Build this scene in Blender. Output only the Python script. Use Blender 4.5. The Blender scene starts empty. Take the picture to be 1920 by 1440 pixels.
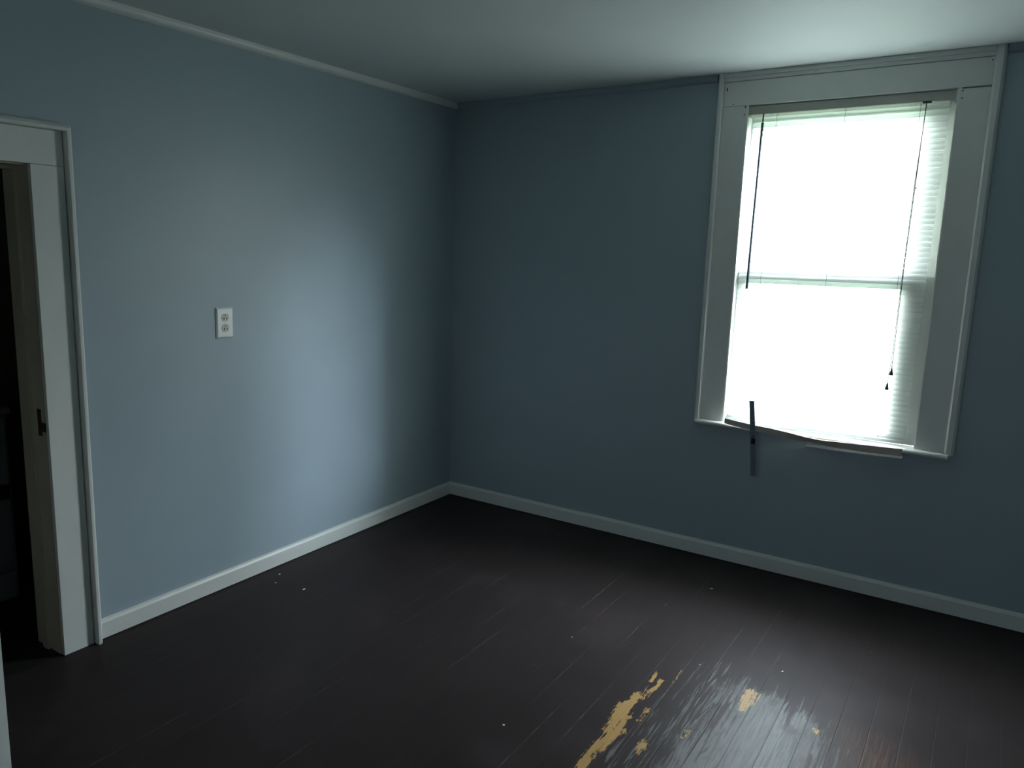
import bpy, bmesh, math, random
from mathutils import Vector, Matrix, noise as mnoise

C = bpy.context.scene.collection
SC = bpy.context.scene
R = math.radians

# ------------------------------------------------------------------ camera
cam_d = bpy.data.cameras.new('camera')
cam = bpy.data.objects.new('camera', cam_d)
C.objects.link(cam)
cam_d.sensor_fit = 'HORIZONTAL'
cam_d.sensor_width = 36.0
cam_d.lens = 1434.75 / 1920 * 36.0
cam_d.shift_x = 74.53 / 1920
cam_d.shift_y = -5.18 / 1920
cam_d.clip_start = 0.05
cam_d.clip_end = 200
right = Vector((0.82522193, 0.56430481, 0.02385046))
up = Vector((-0.11470704, 0.12609743, 0.98536376))
fwd = Vector((-0.55303803, 0.8158796, -0.1687881))
m = Matrix((right, up, -fwd)).transposed().to_4x4()
m.translation = Vector((2.8837, -4.0102, 1.6115))
cam.matrix_world = m
SC.camera = cam

# ------------------------------------------------------------------ exposure
SC.view_settings.view_transform = 'Standard'
SC.view_settings.look = 'None'
SC.view_settings.gamma = 1.0
SC.view_settings.exposure = 0.0
SC.cycles.max_bounces = 14
SC.cycles.diffuse_bounces = 8
SC.cycles.transmission_bounces = 8
SC.cycles.transparent_max_bounces = 12
SC.cycles.sample_clamp_indirect = 20.0
SC.cycles.use_denoising = True
SC.cycles.use_guiding = True

# ------------------------------------------------------------------ overcast sky outside
SKY = 55.0
w = bpy.data.worlds.new('overcast_sky')
SC.world = w
w.use_nodes = True
nt = w.node_tree
nt.nodes.clear()
out = nt.nodes.new('ShaderNodeOutputWorld')
bg = nt.nodes.new('ShaderNodeBackground')
tc = nt.nodes.new('ShaderNodeTexCoord')
sx = nt.nodes.new('ShaderNodeSeparateXYZ')
cr = nt.nodes.new('ShaderNodeValToRGB')
cr.color_ramp.elements[0].position = 0.0
cr.color_ramp.elements[0].color = (0.93, 0.97, 1.0, 1)
cr.color_ramp.elements[1].position = 0.9
cr.color_ramp.elements[1].color = (0.80, 0.90, 1.0, 1)
nt.links.new(tc.outputs['Generated'], sx.inputs[0])
nt.links.new(sx.outputs['Z'], cr.inputs[0])
nt.links.new(cr.outputs[0], bg.inputs['Color'])
bg.inputs['Strength'].default_value = SKY
nt.links.new(bg.outputs[0], out.inputs[0])

# hazy low sun behind thin cloud, off to the right of the window
SUN = 8.0
sd = bpy.data.lights.new('hazy_sun', 'SUN')
sd.energy = SUN
sd.angle = R(18)
sd.color = (0.74, 0.88, 1.0)
so = bpy.data.objects.new('hazy_sun', sd)
_az, _el = R(27.5), R(17)
_dir = Vector((math.cos(_az) * math.cos(_el), math.sin(_az) * math.cos(_el), math.sin(_el)))
so.rotation_euler = _dir.to_track_quat('Z', 'Y').to_euler()
C.objects.link(so)

# daylight portal on the outside of the window (guides sky sampling, emits nothing)
pl = bpy.data.lights.new('window_portal', 'AREA')
pl.shape = 'RECTANGLE'
pl.size = 0.90
pl.size_y = 1.60
pl.cycles.is_portal = True
po = bpy.data.objects.new('window_portal', pl)
po.location = (2.21, 0.17, 1.55)
po.rotation_euler = (R(-90), 0, 0)
C.objects.link(po)

# second portal for the curtained fill-light window added behind the camera
pl2 = bpy.data.lights.new('fill_window_portal', 'AREA')
pl2.shape = 'RECTANGLE'
pl2.size = 1.1
pl2.size_y = 1.4
pl2.cycles.is_portal = True
po2 = bpy.data.objects.new('fill_window_portal', pl2)
po2.location = (1.75, -5.13, 1.5)
po2.rotation_euler = (R(90), 0, 0)
C.objects.link(po2)

# ------------------------------------------------------------------ materials
def new_mat(name):
    mt = bpy.data.materials.new(name)
    mt.use_nodes = True
    n = mt.node_tree
    b = n.nodes['Principled BSDF']
    return mt, n, b

def paint(name, col, rough=0.45, spec=0.5, var=0.04, nscale=9.0, bump=0.02, bscale=220.0, coord='Object'):
    mt, n, b = new_mat(name)
    b.inputs['Roughness'].default_value = rough
    b.inputs['Specular IOR Level'].default_value = spec
    t = n.nodes.new('ShaderNodeTexCoord')
    nz = n.nodes.new('ShaderNodeTexNoise')
    nz.inputs['Scale'].default_value = nscale
    nz.inputs['Detail'].default_value = 5
    n.links.new(t.outputs[coord], nz.inputs['Vector'])
    mx = n.nodes.new('ShaderNodeMix')
    mx.data_type = 'RGBA'
    mx.inputs[6].default_value = tuple(c * (1 - var) for c in col) + (1,)
    mx.inputs[7].default_value = tuple(min(1, c * (1 + var)) for c in col) + (1,)
    n.links.new(nz.outputs['Fac'], mx.inputs[0])
    n.links.new(mx.outputs[2], b.inputs['Base Color'])
    if bump > 0:
        n2 = n.nodes.new('ShaderNodeTexNoise')
        n2.inputs['Scale'].default_value = bscale
        n2.inputs['Detail'].default_value = 3
        n.links.new(t.outputs[coord], n2.inputs['Vector'])
        bp = n.nodes.new('ShaderNodeBump')
        bp.inputs['Strength'].default_value = bump * 5
        bp.inputs['Distance'].default_value = 0.001
        n.links.new(n2.outputs['Fac'], bp.inputs['Height'])
        n.links.new(bp.outputs[0], b.inputs['Normal'])
    return mt

M = {}
M['wall'] = paint('blue_wall_paint', (0.328, 0.408, 0.458), 0.45, 0.55, 0.035, 3.0, 0.03, 160)
M['ceiling'] = paint('ceiling_paint', (0.62, 0.655, 0.64), 0.6, 0.3, 0.02, 2.0, 0.02, 120)
M['trim'] = paint('white_trim_paint', (0.68, 0.70, 0.675), 0.40, 0.5, 0.04, 14, 0.02, 90)
M['door'] = paint('door_paint', (0.62, 0.65, 0.63), 0.4, 0.5, 0.03, 8, 0.02, 90)
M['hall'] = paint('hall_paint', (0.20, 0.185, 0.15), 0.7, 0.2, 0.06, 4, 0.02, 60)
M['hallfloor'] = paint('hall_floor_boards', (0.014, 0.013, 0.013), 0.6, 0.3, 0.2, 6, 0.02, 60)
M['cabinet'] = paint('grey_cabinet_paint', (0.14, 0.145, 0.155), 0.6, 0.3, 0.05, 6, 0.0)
M['plate'] = paint('outlet_plastic', (0.80, 0.82, 0.80), 0.3, 0.5, 0.01, 30, 0.0)
M['ivory'] = paint('outlet_face_ivory', (0.62, 0.58, 0.48), 0.35, 0.5, 0.03, 60, 0.0)
M['black'] = paint('dark_slot', (0.01, 0.01, 0.01), 0.6, 0.2, 0.1, 30, 0.0)
M['brass'] = paint('aged_dark_brass', (0.05, 0.03, 0.02), 0.5, 0.4, 0.2, 60, 0.0)
M['rail'] = paint('headrail_metal', (0.42, 0.42, 0.38), 0.4, 0.5, 0.02, 20, 0.0)
M['wand'] = paint('smoky_wand_plastic', (0.05, 0.07, 0.11), 0.3, 0.5, 0.1, 40, 0.0)
M['cord'] = paint('cord', (0.10, 0.11, 0.09), 0.8, 0.2, 0.1, 80, 0.0)
M['tassel'] = paint('dark_tassel_plastic', (0.02, 0.03, 0.035), 0.4, 0.5, 0.1, 80, 0.0)
M['stripgrey'] = paint('grey_plastic_strip', (0.12, 0.165, 0.195), 0.5, 0.5, 0.15, 25, 0.0)
M['stripbrown'] = paint('brownish_slat', (0.44, 0.40, 0.35), 0.4, 0.5, 0.25, 12, 0.0)
M['striplight'] = paint('light_slat', (0.75, 0.77, 0.77), 0.4, 0.5, 0.1, 12, 0.0)
M['chip'] = paint('white_paint_chip', (0.75, 0.76, 0.72), 0.7, 0.2, 0.1, 200, 0.0)
M['bark'] = paint('bark', (0.10, 0.08, 0.06), 0.9, 0.1, 0.3, 8, 0.2, 30)
M['siding'] = paint('exterior_siding', (0.5, 0.5, 0.48), 0.7, 0.2, 0.05, 5, 0.0)

def slat_material():
    mt = bpy.data.materials.new('white_vinyl_slat')
    mt.use_nodes = True
    n = mt.node_tree
    b = n.nodes['Principled BSDF']
    b.inputs['Base Color'].default_value = (0.80, 0.81, 0.77, 1)
    b.inputs['Roughness'].default_value = 0.35
    t = n.nodes.new('ShaderNodeBsdfTranslucent')
    nz = n.nodes.new('ShaderNodeTexNoise')
    nz.inputs['Scale'].default_value = 12
    mx = n.nodes.new('ShaderNodeMix')
    mx.data_type = 'RGBA'
    mx.inputs[6].default_value = (0.80, 0.85, 0.86, 1)
    mx.inputs[7].default_value = (0.84, 0.88, 0.90, 1)
    n.links.new(nz.outputs['Fac'], mx.inputs[0])
    n.links.new(mx.outputs[2], t.inputs['Color'])
    ms = n.nodes.new('ShaderNodeMixShader')
    ms.inputs[0].default_value = 0.33
    n.links.new(b.outputs[0], ms.inputs[1])
    n.links.new(t.outputs[0], ms.inputs[2])
    n.links.new(ms.outputs[0], n.nodes['Material Output'].inputs[0])
    return mt
M['slat'] = slat_material()

def glass_material():
    mt = bpy.data.materials.new('window_glass')
    mt.use_nodes = True
    n = mt.node_tree
    n.nodes.remove(n.nodes['Principled BSDF'])
    tr = n.nodes.new('ShaderNodeBsdfTransparent')
    tr.inputs[0].default_value = (0.97, 0.985, 0.98, 1)
    gl = n.nodes.new('ShaderNodeBsdfGlossy')
    gl.inputs['Roughness'].default_value = 0.02
    fr = n.nodes.new('ShaderNodeFresnel')
    ge = n.nodes.new('ShaderNodeNewGeometry')
    ir = n.nodes.new('ShaderNodeMapRange')      # same reflectance on entry and exit of a thin pane
    ir.inputs[3].default_value = 1.45
    ir.inputs[4].default_value = 1.0 / 1.45
    n.links.new(ge.outputs['Backfacing'], ir.inputs[0])
    n.links.new(ir.outputs[0], fr.inputs[0])
    ms = n.nodes.new('ShaderNodeMixShader')
    n.links.new(fr.outputs[0], ms.inputs[0])
    n.links.new(tr.outputs[0], ms.inputs[1])
    n.links.new(gl.outputs[0], ms.inputs[2])
    n.links.new(ms.outputs[0], n.nodes['Material Output'].inputs[0])
    return mt
M['glass'] = glass_material()

FILL_SHEER = 0.18  # sky share let through the added rear window, sets the fill level
def fill_sheer_material():
    mt = bpy.data.materials.new('fill_window_sheer')
    mt.use_nodes = True
    n = mt.node_tree
    b = n.nodes['Principled BSDF']
    b.inputs['Base Color'].default_value = (0.4, 0.42, 0.42, 1)
    b.inputs['Roughness'].default_value = 0.9
    wv = n.nodes.new('ShaderNodeTexNoise')
    wv.inputs['Scale'].default_value = 20
    tr = n.nodes.new('ShaderNodeBsdfTransparent')
    ms = n.nodes.new('ShaderNodeMixShader')
    mr = n.nodes.new('ShaderNodeMapRange')
    mr.inputs[3].default_value = FILL_SHEER * .8
    mr.inputs[4].default_value = FILL_SHEER * 1.2
    n.links.new(wv.outputs['Fac'], mr.inputs[0])
    n.links.new(mr.outputs[0], ms.inputs[0])
    n.links.new(b.outputs[0], ms.inputs[1])
    n.links.new(tr.outputs[0], ms.inputs[2])
    n.links.new(ms.outputs[0], n.nodes['Material Output'].inputs[0])
    return mt
M['fill_sheer'] = fill_sheer_material()

def leaf_material(name, a, bcol):
    mt, n, b = new_mat(name)
    oi = n.nodes.new('ShaderNodeTexCoord')
    nz = n.nodes.new('ShaderNodeTexNoise')
    nz.inputs['Scale'].default_value = 2.5
    mx = n.nodes.new('ShaderNodeMix')
    mx.data_type = 'RGBA'
    mx.inputs[6].default_value = a + (1,)
    mx.inputs[7].default_value = bcol + (1,)
    n.links.new(oi.outputs['Object'], nz.inputs['Vector'])
    n.links.new(nz.outputs['Fac'], mx.inputs[0])
    n.links.new(mx.outputs[2], b.inputs['Base Color'])
    b.inputs['Roughness'].default_value = 0.6
    return mt
M['leaf'] = leaf_material('tree_leaves', (0.05, 0.11, 0.03), (0.12, 0.20, 0.06))
M['grass'] = leaf_material('dry_lawn_grass', (0.07, 0.11, 0.05), (0.11, 0.15, 0.08))

# worn, dark painted floor boards ---------------------------------------------
BOARD = 0.094
SEAM0 = 2.41
def floor_material():
    mt, n, b = new_mat('dark_painted_floor_boards')
    L = n.links.new
    def math_(op, a, b_=None, c=None):
        q = n.nodes.new('ShaderNodeMath')
        q.operation = op
        for i, v in enumerate((a, b_, c)):
            if v is None:
                continue
            if isinstance(v, (int, float)):
                q.inputs[i].default_value = v
            else:
                L(v, q.inputs[i])
        return q.outputs[0]
    def smooth(v, lo, hi):
        q = n.nodes.new('ShaderNodeMapRange')
        q.interpolation_type = 'SMOOTHSTEP'
        q.inputs[1].default_value = lo
        q.inputs[2].default_value = hi
        L(v, q.inputs[0])
        return q.outputs[0]
    def noise_(scale, detail, vec, rough=0.5, dist=0.0):
        q = n.nodes.new('ShaderNodeTexNoise')
        q.inputs['Scale'].default_value = scale
        q.inputs['Detail'].default_value = detail
        q.inputs['Roughness'].default_value = rough
        q.inputs['Distortion'].default_value = dist
        L(vec, q.inputs['Vector'])
        return q.outputs['Fac']
    def mapping(vec, sc, loc=(0, 0, 0)):
        q = n.nodes.new('ShaderNodeMapping')
        q.inputs['Scale'].default_value = sc
        q.inputs['Location'].default_value = loc
        L(vec, q.inputs['Vector'])
        return q.outputs[0]
    def mixc(f, a, b_):
        q = n.nodes.new('ShaderNodeMix')
        q.data_type = 'RGBA'
        L(f, q.inputs[0])
        for i, v in ((6, a), (7, b_)):
            if isinstance(v, tuple):
                q.inputs[i].default_value = v + (1,)
            else:
                L(v, q.inputs[i])
        return q.outputs[2]
    def attr(nm):
        q = n.nodes.new('ShaderNodeAttribute')
        q.attribute_name = nm
        return q.outputs['Fac']
    geo = n.nodes.new('ShaderNodeNewGeometry')
    pos = geo.outputs['Position']
    sep = n.nodes.new('ShaderNodeSeparateXYZ')
    L(pos, sep.inputs[0])
    # board coordinate
    bx_ = math_('DIVIDE', math_('SUBTRACT', sep.outputs[0], SEAM0), BOARD)
    fr = math_('FRACT', bx_)
    dist = math_('MULTIPLY', math_('MINIMUM', fr, math_('SUBTRACT', 1.0, fr)), BOARD)
    bid = math_('FLOOR', bx_)
    wn = n.nodes.new('ShaderNodeTexWhiteNoise')
    wn.noise_dimensions = '1D'
    L(bid, wn.inputs['W'])
    brand = wn.outputs['Value']
    # long-grain vectors, shifted per board
    cmb = n.nodes.new('ShaderNodeCombineXYZ')
    L(math_('MULTIPLY', brand, 7.0), cmb.inputs[1])
    L(math_('MULTIPLY', brand, 3.0), cmb.inputs[2])
    va = n.nodes.new('ShaderNodeVectorMath')
    va.operation = 'ADD'
    L(pos, va.inputs[0])
    L(cmb.outputs[0], va.inputs[1])
    gvec = mapping(va.outputs[0], (60, 3.2, 1))
    fvec = mapping(va.outputs[0], (240, 7, 1))
    grain = noise_(1.0, 5, gvec, 0.55, 1.4)
    fine = noise_(1.0, 3, fvec, 0.6, 0.5)
    blotch = noise_(7.0, 5, pos, 0.6)
    tiny = noise_(90.0, 3, mapping(pos, (1, 0.45, 1)), 0.6)
    # painted colour
    base = mixc(blotch, (0.029, 0.0230, 0.0235), (0.038, 0.0305, 0.0305))
    rub = smooth(noise_(2.2, 4, mapping(pos, (1, 1, 1), (3.1, 1.7, 0))), 0.52, 0.75)
    base = mixc(math_('MULTIPLY', rub, 0.5), base, (0.054, 0.043, 0.045))
    redd = attr('red')
    base = mixc(math_('MULTIPLY', redd, smooth(fine, 0.35, 0.65)), base, (0.11, 0.055, 0.040))
    # pale scuffed seam lines in the painted part
    sl = math_('SUBTRACT', 1.0, smooth(dist, 0.0004, 0.0020))
    sn = smooth(noise_(1.0, 3, mapping(pos, (14, 1.6, 1), (brandshift := (5.0, 0, 0)))), 0.47, 0.68)
    sn2 = smooth(noise_(1.0, 2, mapping(pos, (30, 22, 1))), 0.38, 0.62)
    pale = math_('MULTIPLY', math_('MULTIPLY', sl, sn), math_('ADD', math_('MULTIPLY', sn2, 0.7), 0.3))
    pale = math_('MULTIPLY', pale, attr('lines'))
    base = mixc(pale, base, (0.26, 0.25, 0.23))
    # sparse scuffs
    sc = smooth(noise_(1.0, 2, mapping(pos, (38, 9, 1), (0, 4, 0)), 0.5, 0.3), 0.74, 0.80)
    base = mixc(math_('MULTIPLY', sc, 0.35), base, (0.20, 0.19, 0.18))
    # streaky zone: grain ridges rubbed to grey
    st = attr('streak')
    ridge = smooth(math_('ADD', math_('MULTIPLY', grain, 0.75), math_('MULTIPLY', fine, 0.25)), 0.53, 0.62)
    sm = math_('MULTIPLY', smooth(math_('ADD', st, math_('MULTIPLY', math_('SUBTRACT', grain, 0.5), 1.6)), 0.50, 0.85), ridge)
    base = mixc(math_('MULTIPLY', sm, 0.85), base, (0.145, 0.14, 0.135))
    # bare grey weathered wood
    gr = attr('grey')
    gn = math_('ADD', gr, math_('ADD', math_('MULTIPLY', math_('SUBTRACT', 0.5, grain), 1.5),
                                math_('MULTIPLY', math_('SUBTRACT', blotch, 0.5), 0.7)))
    gm = smooth(gn, 0.40, 0.66)
    wood = mixc(smooth(fine, 0.3, 0.7), (0.11, 0.12, 0.12), (0.19, 0.205, 0.20))
    bw = mixc(smooth(brand, 0.2, 0.8), (0.78, 0.78, 0.78), (1.12, 1.12, 1.12))
    mm = n.nodes.new('ShaderNodeMix')
    mm.data_type = 'RGBA'
    mm.blend_type = 'MULTIPLY'
    mm.inputs[0].default_value = 1.0
    L(wood, mm.inputs[6])
    L(bw, mm.inputs[7])
    wood = mm.outputs[2]
    dgr = math_('MULTIPLY', smooth(grain, 0.52, 0.60), math_('ADD', 0.42, math_('MULTIPLY', attr('rings'), 0.65)))
    wood = mixc(dgr, wood, (0.035, 0.037, 0.04))
    dirt = smooth(noise_(1.0, 6, mapping(pos, (16, 7, 1), (2, 9, 0)), 0.65), 0.46, 0.66)
    edge = math_('SUBTRACT', 1.0, smooth(gr, 0.60, 1.0))
    wood = mixc(math_('MULTIPLY', dirt, math_('ADD', 0.35, math_('MULTIPLY', edge, 0.6))), wood, (0.048, 0.042, 0.036))
    wood = mixc(math_('MULTIPLY', edge, 0.45), wood, (0.055, 0.055, 0.056))
    wood = mixc(smooth(tiny, 0.70, 0.76), wood, (0.03, 0.03, 0.03))
    base = mixc(math_('MULTIPLY', gm, 0.95), base, wood)
    # dark open seams where the paint is gone
    ds = math_('MULTIPLY', math_('SUBTRACT', 1.0, smooth(dist, 0.0012, 0.0026)), smooth(gr, 0.15, 0.5))
    base = mixc(math_('MULTIPLY', ds, 0.92), base, (0.012, 0.012, 0.012))
    # tan primer patches
    ye = attr('yellow')
    yn = math_('ADD', ye, math_('ADD', math_('MULTIPLY', math_('SUBTRACT', fine, 0.5), 1.6),
                                math_('MULTIPLY', math_('SUBTRACT', tiny, 0.5), 1.3)))
    ym = math_('MULTIPLY', smooth(yn, 0.44, 0.50), smooth(ye, 0.02, 0.14))
    tan = mixc(fine, (0.32, 0.19, 0.068), (0.46, 0.295, 0.12))
    base = mixc(ym, base, tan)
    L(base, b.inputs['Base Color'])
    rg = math_('ADD', 0.36, math_('MULTIPLY', gm, 0.10))
    rg = math_('ADD', rg, math_('MULTIPLY', blotch, 0.12))
    L(rg, b.inputs['Roughness'])
    L(math_('ADD', 0.05, math_('MULTIPLY', gm, 0.12)), b.inputs['Specular IOR Level'])
    hgt = math_('ADD', math_('MULTIPLY', smooth(dist, 0.0, 0.003), 1.0), math_('MULTIPLY', grain, 0.35))
    hgt = math_('ADD', hgt, math_('MULTIPLY', math_('MULTIPLY', dgr, gm), -0.5))
    bp = n.nodes.new('ShaderNodeBump')
    bp.inputs['Strength'].default_value = 0.25
    bp.inputs['Distance'].default_value = 0.0012
    L(hgt, bp.inputs['Height'])
    L(bp.outputs[0], b.inputs['Normal'])
    return mt
M['floor'] = floor_material()

# ------------------------------------------------------------------ geometry helpers
def link_mesh(name, bm, mat, parent=None, smooth=False):
    me = bpy.data.meshes.new(name)
    bmesh.ops.recalc_face_normals(bm, faces=bm.faces)
    bm.to_mesh(me)
    bm.free()
    if smooth:
        for p in me.polygons:
            p.use_smooth = True
    o = bpy.data.objects.new(name, me)
    C.objects.link(o)
    if mat is not None:
        me.materials.append(mat)
    if parent is not None:
        o.parent = parent
    return o

def box(bm, x0, x1, y0, y1, z0, z1, bev=0.0):
    t = bmesh.new()
    vs = [t.verts.new(p) for p in ((x0, y0, z0), (x1, y0, z0), (x1, y1, z0), (x0, y1, z0),
                                   (x0, y0, z1), (x1, y0, z1), (x1, y1, z1), (x0, y1, z1))]
    for f in ((0, 3, 2, 1), (4, 5, 6, 7), (0, 1, 5, 4), (1, 2, 6, 5), (2, 3, 7, 6), (3, 0, 4, 7)):
        t.faces.new([vs[i] for i in f])
    if bev > 0:
        bmesh.ops.bevel(t, geom=t.edges[:], offset=bev, segments=2, affect='EDGES', profile=0.6)
    me = bpy.data.meshes.new('tmp')
    t.to_mesh(me)
    t.free()
    bm.from_mesh(me)
    bpy.data.meshes.remove(me)
    return bm

def boxes(*bs, bev=0.0):
    bm = bmesh.new()
    for b in bs:
        box(bm, *b, bev=bev)
    return bm

def extrude_profile(bm, prof, a, b, ax, flip=None):
    """prof: list of (u, v) pairs; swept along axis ax from a to b; u, v are the two other world axes in order."""
    ends = []
    for t in (a, b):
        row = []
        for u, v in prof:
            p = [0, 0, 0]
            o = [i for i in range(3) if i != ax]
            p[ax] = t
            p[o[0]] = u
            p[o[1]] = v
            row.append(bm.verts.new(p))
        ends.append(row)
    k = len(prof)
    for i in range(k):
        j = (i + 1) % k
        bm.faces.new((ends[0][i], ends[0][j], ends[1][j], ends[1][i]))
    bm.faces.new(ends[0][::-1])
    bm.faces.new(ends[1])
    return bm

def tube(bm, pts, r, seg=8):
    pts = [Vector(p) for p in pts]
    rings = []
    for i, p in enumerate(pts):
        d = (pts[min(i + 1, len(pts) - 1)] - pts[max(i - 1, 0)]).normalized()
        a = Vector((0, 1, 0)) if abs(d.y) < 0.9 else Vector((1, 0, 0))
        u = d.cross(a).normalized()
        v = d.cross(u)
        rr = r[i] if isinstance(r, (list, tuple)) else r
        rings.append([bm.verts.new(p + (u * math.cos(t) + v * math.sin(t)) * rr)
                      for t in [2 * math.pi * k / seg for k in range(seg)]])
    for a, b in zip(rings, rings[1:]):
        for k in range(seg):
            bm.faces.new((a[k], a[(k + 1) % seg], b[(k + 1) % seg], b[k]))
    bm.faces.new(rings[0][::-1])
    bm.faces.new(rings[-1])
    return bm

def empty(name, loc=(0, 0, 0)):
    o = bpy.data.objects.new(name, None)
    o.location = loc
    o.empty_display_size = 0.1
    C.objects.link(o)
    return o

def thing(o, label, cat, group=None):
    o['label'] = label
    o['category'] = cat
    if group:
        o['group'] = group
    return o

def struct(o, label=None):
    o['kind'] = 'structure'
    if label:
        o['label'] = label
    return o

H = 2.5
W = 4.35          # room width (x)
D = -5.0          # rear wall (y)
WT = 0.16         # window wall thickness
LT = 0.17         # left wall thickness
DY0, DY1, DZ = -3.37, -2.594, 1.875     # doorway
WX0, WX1, WZ0, WZ1 = 1.758, 2.662, 0.745, 2.355   # window hole

# ------------------------------------------------------------------ floor
def frange_lines(lo, hi, coarse, zones):
    v = set()
    t = lo
    while t < hi:
        v.add(round(t, 4))
        t += coarse
    v.add(round(hi, 4))
    for a, b, s in zones:
        v = {q for q in v if not (a < q < b)}
        k = 0
        while a + k * s <= b + 1e-6:
            v.add(round(a + k * s, 4))
            k += 1
    return sorted(v)

def sdist(poly, x, y):
    """signed distance, positive inside"""
    d = 1e9
    ins = False
    k = len(poly)
    for i in range(k):
        x0, y0 = poly[i]
        x1, y1 = poly[(i + 1) % k]
        dx, dy = x1 - x0, y1 - y0
        t = max(0.0, min(1.0, ((x - x0) * dx + (y - y0) * dy) / (dx * dx + dy * dy + 1e-12)))
        px, py = x0 + t * dx - x, y0 + t * dy - y
        d = min(d, px * px + py * py)
        if (y0 > y) != (y1 > y) and x < (x1 - x0) * (y - y0) / (y1 - y0) + x0:
            ins = not ins
    d = math.sqrt(d)
    return d if ins else -d

YELLOW = [
    [(1.968, -1.372), (1.975, -1.368), (1.967, -1.446), (1.936, -1.489), (1.944, -1.542), (1.917, -1.58), (1.921, -1.643),
     (1.932, -1.695), (1.936, -1.762), (1.952, -1.791), (1.945, -1.838), (1.944, -1.939), (1.955, -2.02), (1.95, -2.12),
     (1.975, -2.10), (1.982, -1.958), (1.978, -1.90), (1.987, -1.80), (2.005, -1.73), (1.984, -1.696), (1.986, -1.631),
     (1.969, -1.563), (1.964, -1.518), (1.990, -1.499), (1.982, -1.448), (1.985, -1.40)],
    [(1.982, -1.345), (1.997, -1.342), (1.992, -1.43), (1.980, -1.44)],
    [(1.951, -1.30), (1.962, -1.335), (1.966, -1.385), (1.952, -1.372)],
    [(2.279, -1.20), (2.297, -1.213), (2.304, -1.30), (2.303, -1.366), (2.286, -1.366), (2.277, -1.285)],
    [(2.305, -1.204), (2.319, -1.216), (2.315, -1.316), (2.307, -1.311)],
    [(2.074, -1.73), (2.092, -1.749), (2.091, -1.812), (2.077, -1.80), (2.066, -1.765)],
    [(2.029, -1.237), (2.037, -1.237), (2.036, -1.34), (2.029, -1.34)],
    [(2.002, -1.55), (2.030, -1.54), (2.028, -1.665), (2.006, -1.65)],
    [(2.531, -1.318), (2.553, -1.32), (2.549, -1.35), (2.531, -1.347)],
    [(2.172, -1.58), (2.184, -1.585), (2.180, -1.66), (2.170, -1.65)],
]
YSHIFT = [-0.02, 0.0, -0.05, 0.0, 0.0, 0.0, -0.12, -0.26, -0.02, -0.2]
GREY = [(2.19, -1.26), (2.20, -1.42), (2.185, -1.56), (2.20, -1.62), (2.165, -1.74), (2.15, -1.90), (2.15, -2.35),
        (2.62, -2.35), (2.66, -1.75), (2.60, -1.42), (2.53, -1.24), (2.44, -1.18), (2.27, -1.16)]
STREAK = [(2.03, -1.16), (2.02, -1.60), (2.0, -1.95), (1.98, -2.3), (2.22, -2.3), (2.22, -1.2), (2.16, -1.05)]
RED = [(2.62, -1.25), (2.66, -1.8), (2.85, -1.9), (2.84, -1.35), (2.72, -1.22)]

xs = frange_lines(0.0, W, 0.25, [(1.86, 2.95, 0.006), (1.39, 1.55, 0.02)])
ys = frange_lines(D, 0.0, 0.25, [(-2.30, -1.00, 0.008)])
def build_floor():
    nx, ny = len(xs), len(ys)
    verts, fy, fg, fs, fr_, fl, fri = [], [], [], [], [], [], []
    for y in ys:
        for x in xs:
            verts.append((x, y, 0.0))
            ym = 0.0
            g = s = r_ = 0.0
            if 1.86 <= x <= 2.95 and -2.32 <= y <= -1.0:
                for p, sh in zip(YELLOW, YSHIFT):
                    d = sdist(p, x, y)
                    if d > -0.03:
                        ym = max(ym, min(1.0, max(0.0, 0.5 + sh + d / 0.030)))
                g = min(1.0, max(0.0, 0.42 + sdist(GREY, x, y) / 0.30))
                s = min(1.0, max(0.0, 0.5 + sdist(STREAK, x, y) / 0.10))
                r_ = min(1.0, max(0.0, 0.4 + sdist(RED, x, y) / 0.18))
                # breaks in the big tan patch
                for cx, cy_, rx, ry in ((1.962, -1.70, .006, .05), (1.974, -1.40, .006, .03), (1.966, -1.475, .014, .02),
                                        (1.972, -1.62, .004, .03), (1.950, -1.60, .005, .03), (1.966, -1.90, .004, .03), (1.956, -1.78, .004, .03)):
                    q = ((x - cx) / rx) ** 2 + ((y - cy_) / ry) ** 2
                    if q < 2.5:
                        ym -= 0.55 * (1 - q / 2.5)
                ym = max(0.0, ym)
            fy.append(ym)
            fg.append(g)
            fs.append(s)
            fr_.append(r_)
            fri.append(1.0 if 2.18 < x < 2.30 else 0.0)
            fl.append((1.0 if abs(x - 1.47) < 0.03 else 0.42) if 0.55 < x < 2.35 and y < -0.35 else 0.12)
    faces = []
    for j in range(ny - 1):
        for i in range(nx - 1):
            a = j * nx + i
            faces.append((a, a + 1, a + nx + 1, a + nx))
    # slab under the boards
    k0 = len(verts)
    for z in (-0.12, -0.002):
        verts += [(0.0, D, z), (W, D, z), (W, 0.0, z), (0.0, 0.0, z)]
    for q in ((0, 3, 2, 1), (4, 5, 6, 7), (0, 1, 5, 4), (1, 2, 6, 5), (2, 3, 7, 6), (3, 0, 4, 7)):
        faces.append(tuple(k0 + i for i in q))
    for lst in (fy, fg, fs, fr_, fl, fri):
        lst += [0.0] * 8
    me = bpy.data.meshes.new('floor')
    me.from_pydata(verts, [], faces)
    for nm, data in (('yellow', fy), ('grey', fg), ('streak', fs), ('red', fr_), ('lines', fl), ('rings', fri)):
        at = me.attributes.new(nm, 'FLOAT', 'POINT')
        at.data.foreach_set('value', data)
    me.materials.append(M['floor'])
    o = bpy.data.objects.new('floor', me)
    C.objects.link(o)
    return o
struct(build_floor())

# ------------------------------------------------------------------ walls, ceiling
struct(link_mesh('ceiling', boxes((-LT, W + .12, D - .12, WT, H, H + 0.1)), M['ceiling']))

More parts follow.
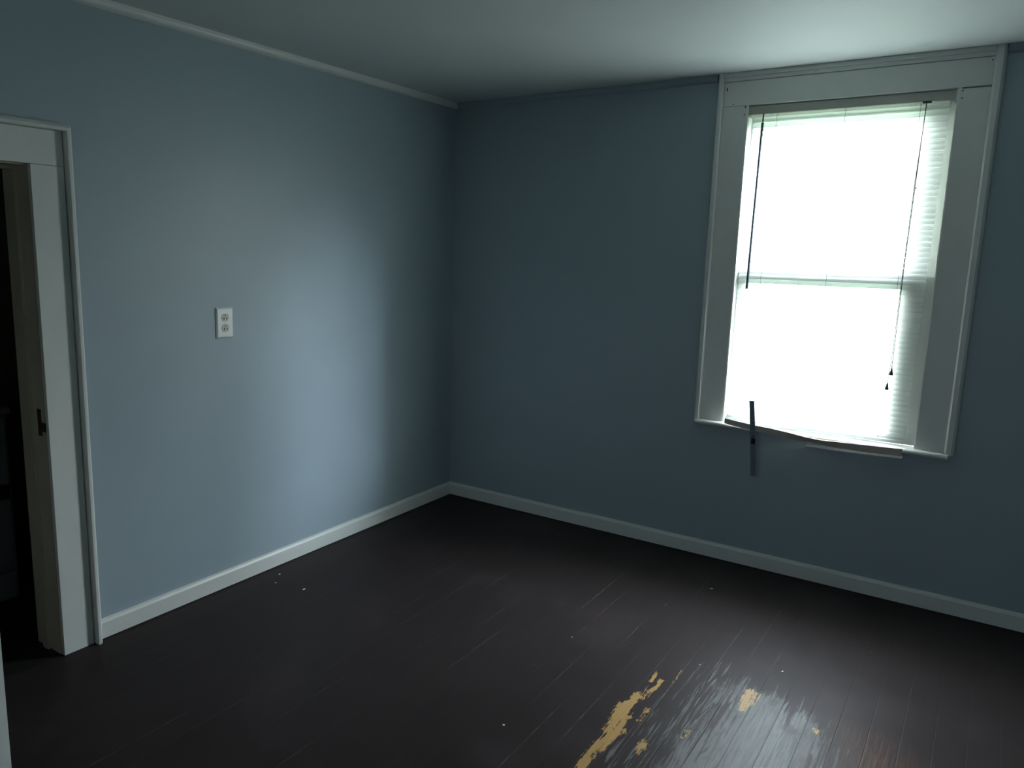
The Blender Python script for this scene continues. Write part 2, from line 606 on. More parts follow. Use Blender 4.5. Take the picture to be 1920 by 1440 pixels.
# window wall (y = 0 .. WT) with opening
struct(link_mesh('wall_back', boxes(
    (-LT, WX0, 0, WT, -0.1, H), (WX1, W + .12, 0, WT, -0.1, H),
    (WX0, WX1, 0, WT, -0.1, WZ0), (WX0, WX1, 0, WT, WZ1, H)), M['wall']))
struct(link_mesh('wall_right', boxes((W, W + .12, D, 0, -0.1, H)), M['wall']))
RX0, RX1, RZ0, RZ1 = 1.20, 2.30, 0.80, 2.20  # opening of an unseen window added to give the room fill light
struct(link_mesh('wall_front', boxes((-LT, RX0, D - .12, D, -0.1, H), (RX1, W + .12, D - .12, D, -0.1, H),
                                     (RX0, RX1, D - .12, D, -0.1, RZ0), (RX0, RX1, D - .12, D, RZ1, H)), M['wall']))
w2 = struct(empty('added_fill_window', (1.75, D, RZ0)), 'unseen curtained window added behind the camera for fill light')
for nm, bs, mt_ in (
        ('casing', ((RX0 - .11, RX0, D, D + .02, RZ0, RZ1 + .11), (RX1, RX1 + .11, D, D + .02, RZ0, RZ1 + .11), (RX0, RX1, D, D + .02, RZ1, RZ1 + .11)), 'trim'),
        ('sill', ((RX0 - .13, RX1 + .13, D - .10, D + .06, RZ0 - .024, RZ0),), 'trim'),
        ('sash', ((RX0, RX0 + .04, D - .09, D - .06, RZ0, RZ1), (RX1 - .04, RX1, D - .09, D - .06, RZ0, RZ1), (RX0 + .04, RX1 - .04, D - .09, D - .06, RZ0, RZ0 + .05),
                  (RX0 + .04, RX1 - .04, D - .09, D - .06, 1.48, 1.52), (RX0 + .04, RX1 - .04, D - .09, D - .06, RZ1 - .04, RZ1)), 'trim'),
        ('glass', ((RX0 + .035, RX1 - .035, D - .077, D - .073, RZ0 + .045, RZ1 - .035),), 'glass'),
        ('fill_curtain', ((RX0 + .004, RX1 - .004, D - .042, D - .040, RZ0 + .01, RZ1 - .004),), 'fill_sheer')):
    o_ = link_mesh(nm, boxes(*bs), M[mt_])
    o_.parent = w2
    o_.matrix_parent_inverse = Matrix.Translation(-w2.location)

# left wall: room side is a gently uneven plaster skin, doorway cut out
def wall_left():
    bm = bmesh.new()
    yl = [0.0]
    y = 0.0
    while y > DY1 + 0.05:
        y -= 0.04
        yl.append(y)
    yl[-1] = DY1
    zl = [i * 0.05 for i in range(int(H / 0.05) + 1)]
    zl[-1] = H
    def off(y, z):
        if y > -0.04 or z > H - .04 or z < 0.05:
            return 0.0
        d = 0.0045 * math.exp(-((y + 0.98) / 0.16) ** 2 - ((z - 0.30) / 0.22) ** 2)
        d += 0.0020 * math.exp(-((y + 0.99) / 0.09) ** 2) * min(1, z)
        d += 0.0015 * mnoise.noise(Vector((0.3, y * 2.2, z * 1.3)))
        return d - 0.0015 if y > DY1 + .1 else 0.0
    g = [[bm.verts.new((off(y, z), y, z)) for z in zl] for y in yl]
    for i in range(len(yl) - 1):
        for j in range(len(zl) - 1):
            bm.faces.new((g[i][j], g[i + 1][j], g[i + 1][j + 1], g[i][j + 1]))
    for f in bm.faces:
        f.smooth = True
    box(bm, -LT, -0.004, DY1, 0.0, -0.1, H)
    box(bm, -LT, 0, D, DY0, -0.1, H)
    box(bm, -LT, 0, DY0, DY1, DZ, H)
    me = bpy.data.meshes.new('wall_left')
    bm.to_mesh(me)
    bm.free()
    me.materials.append(M['wall'])
    o = bpy.data.objects.new('wall_left', me)
    C.objects.link(o)
    return o
struct(wall_left())

# baseboards: flat board with eased upper edge
BH = 0.084
def base_prof(s=1):
    return [(0, 0.004), (0.018 * s, 0.004), (0.018 * s, BH - 0.014), (0.013 * s, BH - 0.004), (0.005 * s, BH), (0, BH)]
bm = bmesh.new()
extrude_profile(bm, base_prof(1), DY1 + 0.152, 0.0, 1)
extrude_profile(bm, base_prof(1), D, DY0 - 0.152, 1)
struct(link_mesh('baseboard_left', bm, M['trim']))
bm = bmesh.new()
extrude_profile(bm, [(u, v) for u, v in base_prof(-1)], 0.0, W, 0)
struct(link_mesh('baseboard_back', bm, M['trim']))
bm = bmesh.new()
extrude_profile(bm, [(W + u, v) for u, v in base_prof(-1)], D, -0.02, 1)
struct(link_mesh('baseboard_right', bm, M['trim']))
bm = bmesh.new()
extrude_profile(bm, [(D + u, v) for u, v in base_prof(1)], 0, W, 0)
struct(link_mesh('baseboard_front', bm, M['trim']))

# ceiling mouldings
CH = 0.034
def crown_prof(s=1):
    pr = [(0, H), (0, H - CH)]
    for k in range(6):
        a = R(90) * k / 5
        pr.append((s * (0.004 + 0.018 * math.sin(a)), H - CH + 0.003 + 0.026 * (1 - math.cos(a))))
    pr.append((s * 0.022, H))
    return pr
bm = bmesh.new()
extrude_profile(bm, crown_prof(1), D, 0.0, 1)
struct(link_mesh('trim_1', bm, M['trim']))
bm = bmesh.new()
extrude_profile(bm, crown_prof(-1), 0.02, 1.612, 0)
struct(link_mesh('trim_2', bm, M['wall']))
bm = bmesh.new()
extrude_profile(bm, crown_prof(-1), 2.808, W, 0)
struct(link_mesh('trim_3', bm, M['wall']))
bm = bmesh.new()
extrude_profile(bm, [(W + u, v) for u, v in crown_prof(-1)], D, -0.02, 1)
struct(link_mesh('trim_4', bm, M['trim']))
bm = bmesh.new()
extrude_profile(bm, [(D + u, v) for u, v in crown_prof(1)], 0.02, W - .02, 0)
struct(link_mesh('trim_5', bm, M['trim']))

# ------------------------------------------------------------------ window_1
win = struct(empty('window_1', (2.21, 0, 0.745)), 'tall white double-hung window with wide plain casing')
def wp(name, bm, mat, parent=win, smooth=False):
    o = link_mesh(name, bm, mat, None, smooth)
    o.parent = parent
    if parent is win:
        o.matrix_parent_inverse = Matrix.Translation(-win.location)
    return o
CI0, CI1 = 1.770, 2.650     # casing inner edges
CO0, CO1 = 1.650, 2.766     # casing outer edges (inner face of backband)
ST = 0.757                  # sill top
def sweep_back(x0, x1, y):  # casing board with rounded bead on its inner edge
    pass
wp('side_casing', boxes((CO0, CI0, -0.020, 0.0, ST, 2.343), bev=0.0015), M['trim'])
wp('side_casing', boxes((CI1, CO1, -0.020, 0.0, ST, 2.338), bev=0.0015), M['trim'])
wp('head_casing', boxes((CO0, CO1, -0.021, 0.0, 2.344, 2.458), bev=0.0015), M['trim'])
wp('top_moulding', boxes((1.648, 2.768, -0.026, 0.0, 2.4595, 2.4995), (1.648, 2.768, -0.034, 0.0, 2.478, 2.4995), bev=0.003), M['trim'])
def band(x0, x1, inner_left):
    bm = bmesh.new()
    y0 = -0.037
    if inner_left:   # inner side is at x0
        pr = [(x0, 0), (x0, -0.021), (x0 + 0.002, -0.029), (x0 + 0.009, y0), (x1 - 0.012, y0), (x1 - 0.004, -0.026), (x1, -0.012), (x1, 0)]
    else:
        pr = [(x1, 0), (x1, -0.021), (x1 - 0.002, -0.031), (x1 - 0.006, y0), (x0 + 0.012, y0), (x0 + 0.004, -0.026), (x0, -0.012), (x0, 0)]
    # profile in x,y swept along z
    ends = []
    for z in (0.750, 2.4995):
        ends.append([bm.verts.new((u, v, z)) for u, v in pr])
    k = len(pr)
    for i in range(k):
        j = (i + 1) % k
        bm.faces.new((ends[0][i], ends[0][j], ends[1][j], ends[1][i]))
    bm.faces.new(ends[0])
    bm.faces.new(ends[1])
    return bm
wp('back_band', band(1.616, 1.650, False), M['trim'])
wp('back_band', band(2.766, 2.806, True), M['trim'])
# stool / inner sill
bm = bmesh.new()
pr = [(0.06, ST), (-0.050, ST), (-0.057, ST - 0.004), (-0.060, ST - 0.011), (-0.057, ST - 0.018), (-0.050, ST - 0.022), (0.06, ST - 0.022)]
extrude_profile(bm, pr, 1.634, 2.784, 0)
wp('sill', bm, M['trim'])
# jamb boards + inner bead
wp('jamb', boxes((WX0, 1.774, -0.0185, WT, ST, WZ1), bev=0.001), M['trim'])
wp('jamb', boxes((2.646, WX1, -0.0185, WT, ST, WZ1), bev=0.001), M['trim'])
wp('jamb', boxes((1.774, 2.646, 0.0, WT, 2.341, WZ1), bev=0.001), M['trim'])
# exterior sill
wp('outer_sill', boxes((WX0 - 0.03, WX1 + 0.03, 0.06, 0.21, 0.705, 0.748), bev=0.003), M['trim'])
# sashes
def sash(name, y0, y1, z0, z1, bot, top):
    sl, sr = 0.040, 0.130  # right stile shaped extra wide to shade the slats in front of it
    o = wp(name, boxes((1.775, 1.776 + sl, y0, y1, z0, z1), (2.644 - sr, 2.645, y0, y1, z0, z1),
                       (1.776 + sl, 2.644 - sr, y0, y1, z0, z0 + bot), (1.776 + sl, 2.644 - sr, y0, y1, z1 - top, z1)), M['trim'])
    g = link_mesh('glass', boxes((1.776 + sl - .004, 2.644 - sr + .004, (y0 + y1) / 2 - .002, (y0 + y1) / 2 + .002, z0 + bot - .004, z1 - top + .004)), M['glass'])
    g.parent = o
    return o
sash('lower_sash', 0.035, 0.064, 0.760, 1.540, 0.045, 0.060)
sash('upper_sash', 0.067, 0.097, 1.500, 2.340, 0.075, 0.095)
lk = boxes((2.18, 2.24, 0.040, 0.062, 1.540, 1.547), (2.20, 2.222, 0.044, 0.058, 1.547, 1.558), bev=0.001)
wp('sash_lock', lk, M['brass'])
# nail marks in the casing
for x, z, h in ((1.759, 2.336, .010), (1.757, 2.300, .006), (1.664, 2.425, .014), (1.700, 2.352, .005), (2.664, 2.330, .006), (2.664, 2.300, .005), (2.757, 2.444, .006)):
    wp('nail_hole', boxes((x - .0022, x + .0022, -0.0214, -0.0196, z - h / 2, z + h / 2)) if z < 2.343 else
       boxes((x - .0022, x + .0022, -0.0222, -0.0206, z - h / 2, z + h / 2)), M['black'])

# ------------------------------------------------------------------ window blind
blind = thing(empty('window_blind', (2.20, 0.03, 2.32)),
              'white mini blind lowered over the bright window, slats tilted', 'blind')
def bpart(name, bm, mat, parent=None, smooth=False):
    o = link_mesh(name, bm, mat, None, smooth)
    if parent is None:
        o.parent = blind
        o.matrix_parent_inverse = Matrix.Translation(-blind.location)
    else:
        o.parent = parent
    return o
def shear(z):      # the blind hangs slightly askew
    return (2.29 - z) * -0.012
Y0 = 0.020
bpart('headrail', boxes((1.776, 2.640, -0.004, 0.038, 2.299, 2.339), bev=0.002), M['rail'])
bpart('bracket', boxes((2.6385, 2.6458, -0.010, 0.042, 2.290, 2.3405), bev=0.001), M['rail'])
bpart('bracket', boxes((1.7742, 1.7775, -0.010, 0.042, 2.290, 2.3405), bev=0.001), M['rail'])
PITCH = 0.02460
SW = 0.0285
TILT = R(52)
def slats():
    bm = bmesh.new()
    z = 2.278
    rnd = random.Random(4)
    k = 0
    while z > 0.800:
        dx = shear(z)
        x0, x1 = 1.792 + dx, 2.623 + dx
        tl = TILT + R(rnd.uniform(-1.0, 1.0))
        n = 4
        prof = []
        for i in range(n + 1):
            s = -0.5 + i / n
            crown = 0.0022 * (1 - (2 * s) ** 2)
            # inner edge high, outer edge low
            yy = s * SW * math.cos(tl) - crown * math.sin(tl)
            zz = s * SW * math.sin(tl) + crown * math.cos(tl)
            prof.append((Y0 + yy, z + zz))
        xr = 0.0035
        cols = []
        xsl = [x0, x0 + xr] + [x0 + (x1 - x0) * q / 8 for q in range(1, 8)] + [x1 - xr, x1]
        ph = rnd.uniform(0, 6)
        for ci, x in enumerate(xsl):
            wob = 0.0005 * math.sin(x * 7 + ph)
            endp = ci in (0, len(xsl) - 1)
            col = []
            for i, (yy, zz) in enumerate(prof):
                f = 0.72 if endp else 1.0
                col.append(bm.verts.new((x, Y0 + (yy - Y0) * f, z + (zz - z) * f + wob)))
            cols.append(col)
        for a, b in zip(cols, cols[1:]):
            for i in range(n):
                f = bm.faces.new((a[i], a[i + 1], b[i + 1], b[i]))
                f.smooth = True
        z -= PITCH
        k += 1
    return bm
bpart('slats', slats(), M['slat'])
dxb = shear(0.776)
bpart('bottom_rail', boxes((1.790 + dxb, 2.622 + dxb, 0.008, 0.034, 0.764, 0.778), bev=0.003), M['slat'])
for fx in (0.135, 0.5, 0.865):
    for yy in (0.0085, 0.0325):
        bm = bmesh.new()
        p = []
        for z in (2.30, 1.6, 0.775):
            p.append((1.792 + shear(z) + fx * 0.831, yy, z))
        tube(bm, p, 0.0007, 5)
        bpart('ladder_cord', bm, M['cord'])
# tilt wand: hook and hexagonal rod
bm = bmesh.new()
tube(bm, [(1.846, -0.007, 2.301), (1.845, -0.008, 2.285), (1.8445, -0.008, 2.262)], 0.0034, 8)
hook = bpart('wand_hook', bm, M['wand'])
bm = bmesh.new()
tube(bm, [(1.8440, -0.008, 2.258), (1.8400, -0.009, 1.90), (1.8350, -0.010, 1.452)], [0.0064, 0.0062, 0.0068], 6)
bpart('tilt_wand', bm, M['wand'])
# lift cords with knots and tassels
bm = bmesh.new()
tube(bm, [(2.533, -0.006, 2.300), (2.528, -0.012, 1.95), (2.522, -0.012, 1.60), (2.520, -0.012, 1.115)], 0.0015, 6)
c1 = bpart('lift_cord', bm, M['cord'])
bm = bmesh.new()
tube(bm, [(2.535, -0.006, 2.300), (2.5245, -0.012, 1.95), (2.519, -0.013, 1.60), (2.5160, -0.013, 1.20), (2.509, -0.013, 1.045)], 0.0014, 6)
c2 = bpart('lift_cord', bm, M['cord'])
bpart('cord_lock', boxes((2.518, 2.552, -0.0075, 0.01, 2.293, 2.301), bev=0.001), M['tassel'])
for z, x in ((1.931, 2.5285), (1.868, 2.5235)):
    bm = bmesh.new()
    bmesh.ops.create_uvsphere(bm, u_segments=8, v_segments=6, radius=0.003, matrix=Matrix.Translation((x + .003, -0.0125, z)))
    bpart('cord_knot', bm, M['tassel'], c1 if z > 1.9 else c2)
for cx, cz, par in ((2.5195, 1.090, c1), (2.5085, 1.020, c2)):
    bm = bmesh.new()
    tube(bm, [(cx + .0010, -0.0125, cz + 0.030), (cx + .0008, -0.0125, cz + 0.022), (cx, -0.0125, cz), (cx, -0.0125, cz - 0.004)],
         [0.0022, 0.0038, 0.0085, 0.0078], 10)
    bpart('tassel', bm, M['tassel'], par, True)

# ------------------------------------------------------------------ loose strips on the sill
def ribbon(name, path, halfw, thick, mat, label, cat='strip'):
    """path: list of (centre, widthdir) ; thin bar swept along it"""
    bm = bmesh.new()
    rings = []
    for i, (c, wd, hw) in enumerate(path):
        c = Vector(c)
        wd = Vector(wd).normalized()
        a = Vector(path[max(i - 1, 0)][0])
        b = Vector(path[min(i + 1, len(path) - 1)][0])
        t = (b - a).normalized()
        nn = t.cross(wd).normalized()
        rings.append([bm.verts.new(c + wd * hw * s + nn * thick / 2 * q) for s, q in ((-1, -1), (1, -1), (1, 1), (-1, 1))])
    for a, b in zip(rings, rings[1:]):
        for k in range(4):
            bm.faces.new((a[k], a[(k + 1) % 4], b[(k + 1) % 4], b[k]))
    bm.faces.new(rings[0][::-1])
    bm.faces.new(rings[-1])
    o = link_mesh(name, bm, mat)
    return thing(o, label, cat)
ya = -0.0635
pa = []
for x, zt, zb, tw in ((1.793, .785, .7585, 0.0), (1.86, .779, .7495, 0.0), (1.93, .7725, .743, .05), (2.02, .768, .7375, .10),
                      (2.114, .760, .729, .2), (2.19, .752, .723, .5), (2.262, .747, .7225, .45), (2.33, .749, .719, .2), (2.403, .7505, .7175, .05), (2.50, .7535, .7195, 0.0), (2.606, .757, .7235, 0.0)):
    pa.append(((x, ya - 0.004 * math.sin((x - 1.79) * 3.8), (zt + zb) / 2), (0, -tw, 1), (zt - zb) / 2))
ribbon('trim_strip', pa, 0.0, 0.0022, M['stripbrown'],
       'long thin bowed strip lying along the front edge of the window sill')
ribbon('thin_slat', [((2.185, -0.0135, .700), (0, 1, 0.2), .0125), ((2.32, -0.028, .7005), (0, 1, 0.25), .0125), ((2.45, -0.046, .7085), (0, 1, 0.3), .0125), ((2.609, -0.064, .7195), (0, 1, 0.35), .0125)],
       0.0, 0.0022, M['striplight'], 'short thin pale slat wedged just under the window sill', 'strip')
vb = thing(empty('upright_strip', (1.94, -0.08, 0.51)), 'narrow grey strip standing upright across the sill in front of the blind', 'strip')
bm = bmesh.new()
rings = []
for x, y, z in ((1.9600, -.0730, .508), (1.9530, -.0735, .600), (1.9455, -.0735, .672), (1.938, -.0735, .762), (1.9225, -.0735, .896)):
    rings.append([bm.verts.new((x + s * 0.0128, y + q * 0.0009 + (0.0015 if abs(s) > .9 else 0), z)) for s, q in
                  ((-1, -1), (0, -1), (1, -1), (1, 1), (0, 1), (-1, 1))])
for a, b in zip(rings, rings[1:]):
    for k in range(6):
        bm.faces.new((a[k], a[(k + 1) % 6], b[(k + 1) % 6], b[k]))
bm.faces.new(rings[0][::-1]); bm.faces.new(rings[-1])
o = link_mesh('strip', bm, M['stripgrey']); o.parent = vb; o.matrix_parent_inverse = Matrix.Translation(-vb.location)
o = link_mesh('dark_tag', boxes((1.937, 1.957, -0.0753, -0.0745, .676, .705), (1.943, 1.948, -0.0753, -0.0745, .712, .719)), M['black'])
o.parent = vb; o.matrix_parent_inverse = Matrix.Translation(-vb.location)

# ------------------------------------------------------------------ wall outlet
out_ = thing(empty('wall_outlet', (0, -1.7765, 1.26)), 'white double power outlet on the left blue wall', 'power outlet')
def op(name, bm, mat, parent=None, smooth=False):
    o = link_mesh(name, bm, mat, None, smooth)
    if parent is None:
        o.parent = out_
        o.matrix_parent_inverse = Matrix.Translation(-out_.location)
    else:
        o.parent = parent
    return o
PX = 0.0005
yc, zc = -1.7765, 1.2600
def plate():
    bm = bmesh.new()
    hy, hz = 0.0455, 0.0690
    ins = 0.007
    lv = []
    for x, i in ((-0.003, 0), (PX + 0.0025, 0), (PX + 0.0065, ins * .55), (PX + 0.0078, ins)):
        lv.append([bm.verts.new((x, yc + sy * (hy - i), zc + sz * (hz - i))) for sy, sz in ((-1, -1), (1, -1), (1, 1), (-1, 1))])
    for a, b in zip(lv, lv[1:]):
        for k in range(4):
            bm.faces.new((a[k], a[(k + 1) % 4], b[(k + 1) % 4], b[k]))
    bm.faces.new(lv[-1])
    bm.faces.new(lv[0][::-1])
    return bm
op('cover_plate', plate(), M['plate'])
def disc(yc_, zc_, r, x0, x1, flat=None, seg=28):
    bm = bmesh.new()
    a, b = [], []
    for k in range(seg):
        t = 2 * math.pi * k / seg
        yy, zz = r * math.cos(t), r * math.sin(t)
        if flat:
            zz = max(-flat, min(flat, zz))
        a.append(bm.verts.new((x0, yc_ + yy, zc_ + zz)))
        b.append(bm.verts.new((x1, yc_ + yy, zc_ + zz)))
    for k in range(seg):
        bm.faces.new((a[k], a[(k + 1) % seg], b[(k + 1) % seg], b[k]))
    bm.faces.new(a[::-1])
    bm.faces.new(b)
    return bm
for dz in (0.0235, -0.0235):
    op('receptacle_gap', disc(yc, zc + dz, 0.0200, PX, PX + 0.0082, 0.0160), M['brass'])
    rc = op('receptacle', disc(yc, zc + dz, 0.0186, PX, PX + 0.0094, 0.0146), M['ivory'])
    for dy, h in ((-0.0075, 0.0058), (0.0075, 0.0048)):
        op('slot', boxes((PX + .009, PX + .0098, yc + dy - .0022, yc + dy + .0022, zc + dz - .0035 - h, zc + dz - .0035 + h)), M['black'], rc)
    op('slot', disc(yc, zc + dz + .0085, .0030, PX + .009, PX + .0098, seg=12), M['black'], rc)
op('screw', disc(yc, zc, 0.0028, PX + .006, PX + .0088, seg=12), M['ivory'])

# ------------------------------------------------------------------ door_1 (doorway in the left wall)
dr = struct(empty('door_1', (0, (DY0 + DY1) / 2, 0)), 'white-cased doorway in the left wall, door standing open')
def dp(name, bm, mat, parent=None):
    o = link_mesh(name, bm, mat)
    if parent is None:
        o.parent = dr
        o.matrix_parent_inverse = Matrix.Translation(-dr.location)
    else:
        o.parent = parent
    return o
CW = 0.119
bv = 0.0012
dp('side_casing', boxes((0, 0.020, DY1, DY1 + CW, 0.001, DZ), bev=bv), M['trim'])
dp('side_casing', boxes((0, 0.020, DY0 - CW, DY0, 0.001, DZ), bev=bv), M['trim'])
dp('head_casing', boxes((0, 0.0205, DY0 - CW, DY1 + CW, DZ + 0.001, 1.999), bev=bv), M['trim'])
def bandpr(y0, s):  # backband profile in x,y ; s=+1 outer side towards +y
    return [(0, y0), (0.046, y0), (0.048, y0 + s * .003), (0.048, y0 + s * .012), (0.040, y0 + s * .020), (0.030, y0 + s * .026), (0, y0 + s * .028)]
def vband(y0, s):
    bm = bmesh.new()
    pr = bandpr(y0, s)
    ztop = [2.000 + abs(v - y0) for u, v in pr]
    a = [bm.verts.new((u, v, 0.001)) for u, v in pr]
    b = [bm.verts.new((u, v, zt)) for (u, v), zt in zip(pr, ztop)]
    k = len(pr)
    for i in range(k):
        j = (i + 1) % k
        bm.faces.new((a[i], a[j], b[j], b[i]))
    bm.faces.new(a[::-1]); bm.faces.new(b)
    return bm
YB1, YB0 = DY1 + CW + 0.004, DY0 - CW - 0.004
dp('back_band', vband(YB1, 1), M['trim'])
dp('back_band', vband(YB0, -1), M['trim'])
bm = bmesh.new()
pr = bandpr(0, 1)
a = [bm.verts.new((u, YB0 - v, 2.000 + v)) for u, v in pr]
b = [bm.verts.new((u, YB1 + v, 2.000 + v)) for u, v in pr]
for i in range(len(pr)):
    j = (i + 1) % len(pr)
    bm.faces.new((a[i], a[j], b[j], b[i]))
bm.faces.new(a[::-1]); bm.faces.new(b)
dp('back_band', bm, M['trim'])
# jambs with stops
M['jamb'] = paint('yellowed_jamb_paint', (0.46, 0.42, 0.34), 0.5, 0.4, 0.12, 6, 0.02, 60)
dp('jamb', boxes((-LT - .01, 0.0, DY1 - 0.002, DY1 + 0.02, 0, DZ), (-0.118, -0.080, DY1 - 0.014, DY1 - 0.002, 0, DZ)), M['jamb'])
dp('jamb', boxes((-LT - .01, 0.0, DY0 - 0.02, DY0 + 0.002, 0, DZ), (-0.118, -0.080, DY0 + 0.002, DY0 + 0.014, 0, DZ)), M['jamb'])
dp('jamb', boxes((-LT - .01, 0.0, DY0, DY1, DZ - 0.004, DZ + .02), (-0.118, -0.080, DY0 + .014, DY1 - .014, DZ - 0.016, DZ - .004)), M['jamb'])
sp = dp('strike_plate', boxes((-0.050, -0.026, DY1 - 0.0050, DY1 - 0.002, 0.882, 0.985), (-0.026, 0.004, DY1 - .0046, DY1 - 0.002, 0.900, 0.935), bev=0.0008), M['brass'])
# the open leaf, hinged on the near jamb
leaf = empty('door_leaf', (0.024, DY0 + 0.004, 0))
leaf.parent = dr
leaf.matrix_parent_inverse = Matrix.Translation(-dr.location)
leaf.rotation_euler = (0, 0, -R(71.0))
LWD, LTH = 0.718, 0.036
def stile_leaf():
    bs = [(-LTH, 0, 0, 0.11, 0.008, DZ - .012), (-LTH, 0, LWD - .11, LWD, 0.008, DZ - .012)]
    for z0, z1 in ((0.008, 0.22), (0.84, 0.98), (DZ - .132, DZ - .012)):
        bs.append((-LTH, 0, 0.11, LWD - .11, z0, z1))
    return boxes(*bs)
lm = link_mesh('leaf_frame', stile_leaf(), M['door'], leaf)
link_mesh('leaf_panel', boxes((-LTH + .011, -.011, .105, LWD - .105, 0.21, 0.85)), M['door'], leaf)
link_mesh('leaf_panel', boxes((-LTH + .011, -.011, .105, LWD - .105, 0.97, DZ - .125)), M['door'], leaf)
for sx_ in (0, 1):
    bm = bmesh.new()
    x0 = 0.0 if sx_ else -LTH
    s = 1 if sx_ else -1
    tube(bm, [(x0, LWD - .055, .93), (x0 + s * .006, LWD - .055, .93), (x0 + s * .008, LWD - .055, .93), (x0 + s * .030, LWD - .055, .93), (x0 + s * .036, LWD - .055, .93), (x0 + s * .050, LWD - .055, .93), (x0 + s * .058, LWD - .055, .93)],
         [.024, .024, .010, .010, .022, .027, .016], 14)
    link_mesh('door_knob', bm, M['brass'], leaf, True)

# ------------------------------------------------------------------ dark room beyond the doorway
HX = -2.3
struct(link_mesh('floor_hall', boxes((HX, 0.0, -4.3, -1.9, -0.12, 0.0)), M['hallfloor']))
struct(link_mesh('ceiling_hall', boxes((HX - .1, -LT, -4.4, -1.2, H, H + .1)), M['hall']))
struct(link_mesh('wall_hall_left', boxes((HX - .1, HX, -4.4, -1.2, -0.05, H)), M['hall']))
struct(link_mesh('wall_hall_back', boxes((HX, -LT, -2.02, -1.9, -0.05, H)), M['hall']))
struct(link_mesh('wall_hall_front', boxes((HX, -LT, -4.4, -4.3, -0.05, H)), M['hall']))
cab = thing(empty('kitchen_cabinet', (-0.86, -2.79, 0)), 'dim grey waist-high cabinet seen through the open doorway', 'cabinet')
def cp(name, bm, mat, parent=None):
    o = link_mesh(name, bm, mat)
    if parent is None:
        o.parent = cab
        o.matrix_parent_inverse = Matrix.Translation(-cab.location)
    else:
        o.parent = parent
    return o
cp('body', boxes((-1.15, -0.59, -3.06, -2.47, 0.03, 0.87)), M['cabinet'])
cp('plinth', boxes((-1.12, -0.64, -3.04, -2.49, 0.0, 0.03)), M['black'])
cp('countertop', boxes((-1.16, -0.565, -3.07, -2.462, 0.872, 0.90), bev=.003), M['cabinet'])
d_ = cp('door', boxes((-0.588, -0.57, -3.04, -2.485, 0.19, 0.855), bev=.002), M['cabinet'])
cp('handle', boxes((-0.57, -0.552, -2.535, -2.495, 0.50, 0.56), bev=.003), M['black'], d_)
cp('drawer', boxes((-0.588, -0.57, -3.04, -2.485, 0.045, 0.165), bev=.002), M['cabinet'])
# dark pot on it
pot = thing(empty('cooking_pot', (-0.80, -2.70, 0.90)), 'small black rounded pot standing on the dim cabinet beyond the doorway', 'pot')
bm = bmesh.new()
tube(bm, [(-0.80, -2.66, 0.9005), (-0.80, -2.66, 0.91), (-0.80, -2.66, 0.99), (-0.80, -2.66, 1.00)], [.09, .105, .11, .108], 24)
o = link_mesh('pot_body', bm, M['black'], None, True); o.parent = pot; o.matrix_parent_inverse = Matrix.Translation(-pot.location)
bm = bmesh.new()
tube(bm, [(-0.80, -2.66, 1.0005), (-0.80, -2.66, 1.012), (-0.80, -2.66, 1.022), (-0.80, -2.66, 1.03), (-0.80, -2.66, 1.05)], [.110, .09, .02, .012, .018], 24)
o = link_mesh('pot_lid', bm, M['black'], None, True); o.parent = pot; o.matrix_parent_inverse = Matrix.Translation(-pot.location)

# ------------------------------------------------------------------ paint chips on the floor
def chip(x, y, sx_, sy_, rot, label):
    bm = bmesh.new()
    rnd = random.Random(int(x * 1000) + int(y * 777))
    k = 6
    pts = [(math.cos(2 * math.pi * i / k) * sx_ * rnd.uniform(.7, 1.1), math.sin(2 * math.pi * i / k) * sy_ * rnd.uniform(.7, 1.1)) for i in range(k)]
    a = [bm.verts.new((p[0], p[1], 0.0002)) for p in pts]
    b = [bm.verts.new((p[0] * .9, p[1] * .9, 0.0018 + rnd.uniform(0, .0012))) for p in pts]
    for i in range(k):
        bm.faces.new((a[i], a[(i + 1) % k], b[(i + 1) % k], b[i]))
    bm.faces.new(a[::-1]); bm.faces.new(b)
    o = link_mesh('paint_chip', bm, M['chip'])
    o.location = (x, y, 0)
    o.rotation_euler = (0, 0, rot)
    thing(o, label, 'paint chip', 'white chips scattered on the floor')
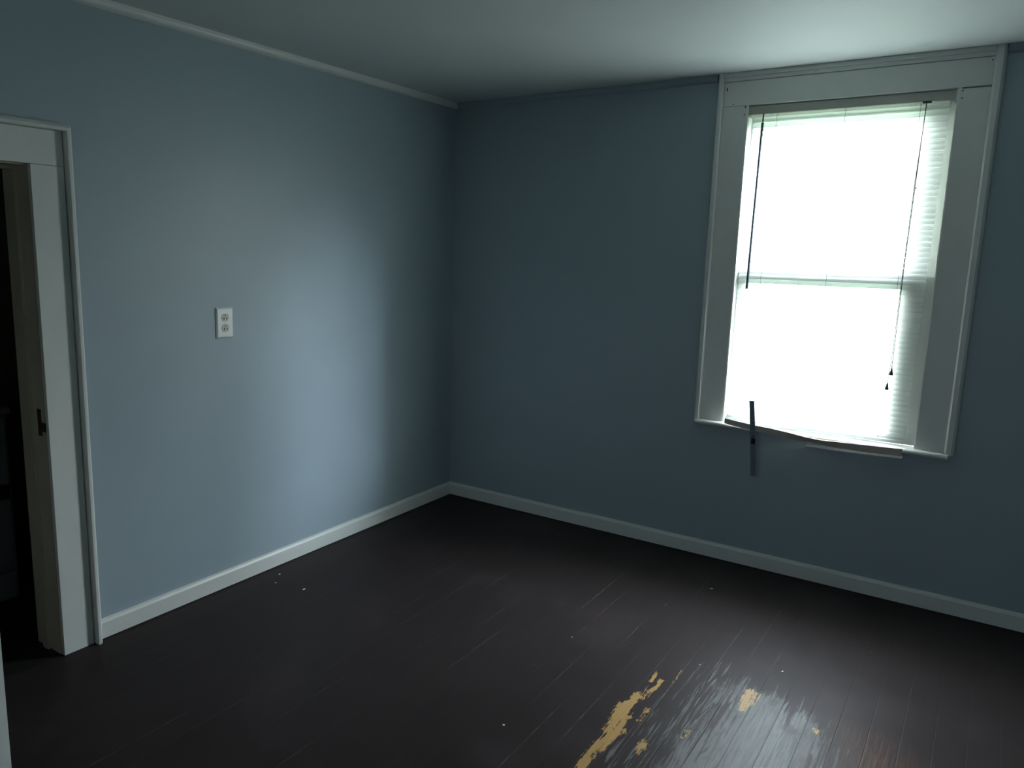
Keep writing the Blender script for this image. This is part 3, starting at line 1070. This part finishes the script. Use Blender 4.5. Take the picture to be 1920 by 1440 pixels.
for x, y, a, b, r, lb in (
    (2.355, -1.000, .0035, .0075, -.2, 'brightest white chip on the dark floor, beyond the grey bare boards'),
    (2.073, -1.146, .0030, .0032, 0, 'tiny white chip on the floor just beyond the streaked boards'),
    (1.891, -0.408, .0080, .0030, .4, 'flat pale chip on the floor nearest the window wall baseboard'),
    (0.099, -1.568, .0045, .0045, 0, 'white chip on the floor closest to the left wall baseboard'),
    (0.160, -1.646, .0060, .0035, .3, 'second white chip out from the left baseboard, just in front of the closest one'),
    (0.320, -1.613, .0040, .0100, 0, 'elongated pale chip on the floor beside the reddish scuff near the left wall'),
    (1.651, -1.946, .0050, .0040, .5, 'small pale chip on the dark floor left of the tan worn patch'),
    (1.559, -1.255, .0030, .0035, .5, 'small chip alone on the dark boards midway between tan patch and corner'),
):
    chip(x, y, a, b, r, lb)

# ------------------------------------------------------------------ outdoors, glimpsed through the blind
struct(link_mesh('ground_lawn', boxes((-30, 34, -40, 60, -1.0, -0.62)), M['grass']))
struct(link_mesh('roof_eave', boxes((-1.0, W + 1, WT + .005, WT + 0.20, 2.47, 2.50), (-1.0, W + 1, WT + 0.17, WT + 0.20, 2.44, 2.60)), M['siding']))
def tree(x, y, h, r, label, seed):
    rnd = random.Random(seed)
    t = thing(empty('leafy_tree', (x, y, -0.62)), label, 'tree', 'trees outside the window')
    bm = bmesh.new()
    tube(bm, [(0, 0, 0), (.05, .02, h * .3), (-.03, .05, h * .6), (0, 0, h * .85)], [r * .13, r * .10, r * .07, r * .03], 10)
    link_mesh('trunk', bm, M['bark'], t, True)
    bm = bmesh.new()
    for k in range(2600):
        u = Vector((rnd.gauss(0, 1), rnd.gauss(0, 1), rnd.gauss(0, 1))).normalized()
        rad = r * (0.55 + 0.45 * rnd.random()) * (0.85 + .3 * mnoise.noise(u * 2.3 + Vector((seed, 0, 0))))
        c = Vector((u.x * rad, u.y * rad, h * .62 + u.z * rad * (h * .42 / r)))
        s = rnd.uniform(.07, .15)
        a = Vector((rnd.gauss(0, 1), rnd.gauss(0, 1), rnd.gauss(0, 1))).normalized()
        b = a.cross(Vector((rnd.gauss(0, 1), rnd.gauss(0, 1), rnd.gauss(0, 1)))).normalized()
        bm.faces.new([bm.verts.new(c + q) for q in (a * s, b * s * .6, a * -s, b * s * -.6)])
    link_mesh('foliage', bm, M['leaf'], t)
tree(2.95, 7.0, 6.4, 1.15, 'green tree filling the right side of the view behind the blind', 3)
tree(5.6, 9.5, 6.5, 1.6, 'larger tree further right outside the window, behind the nearer tree', 8)
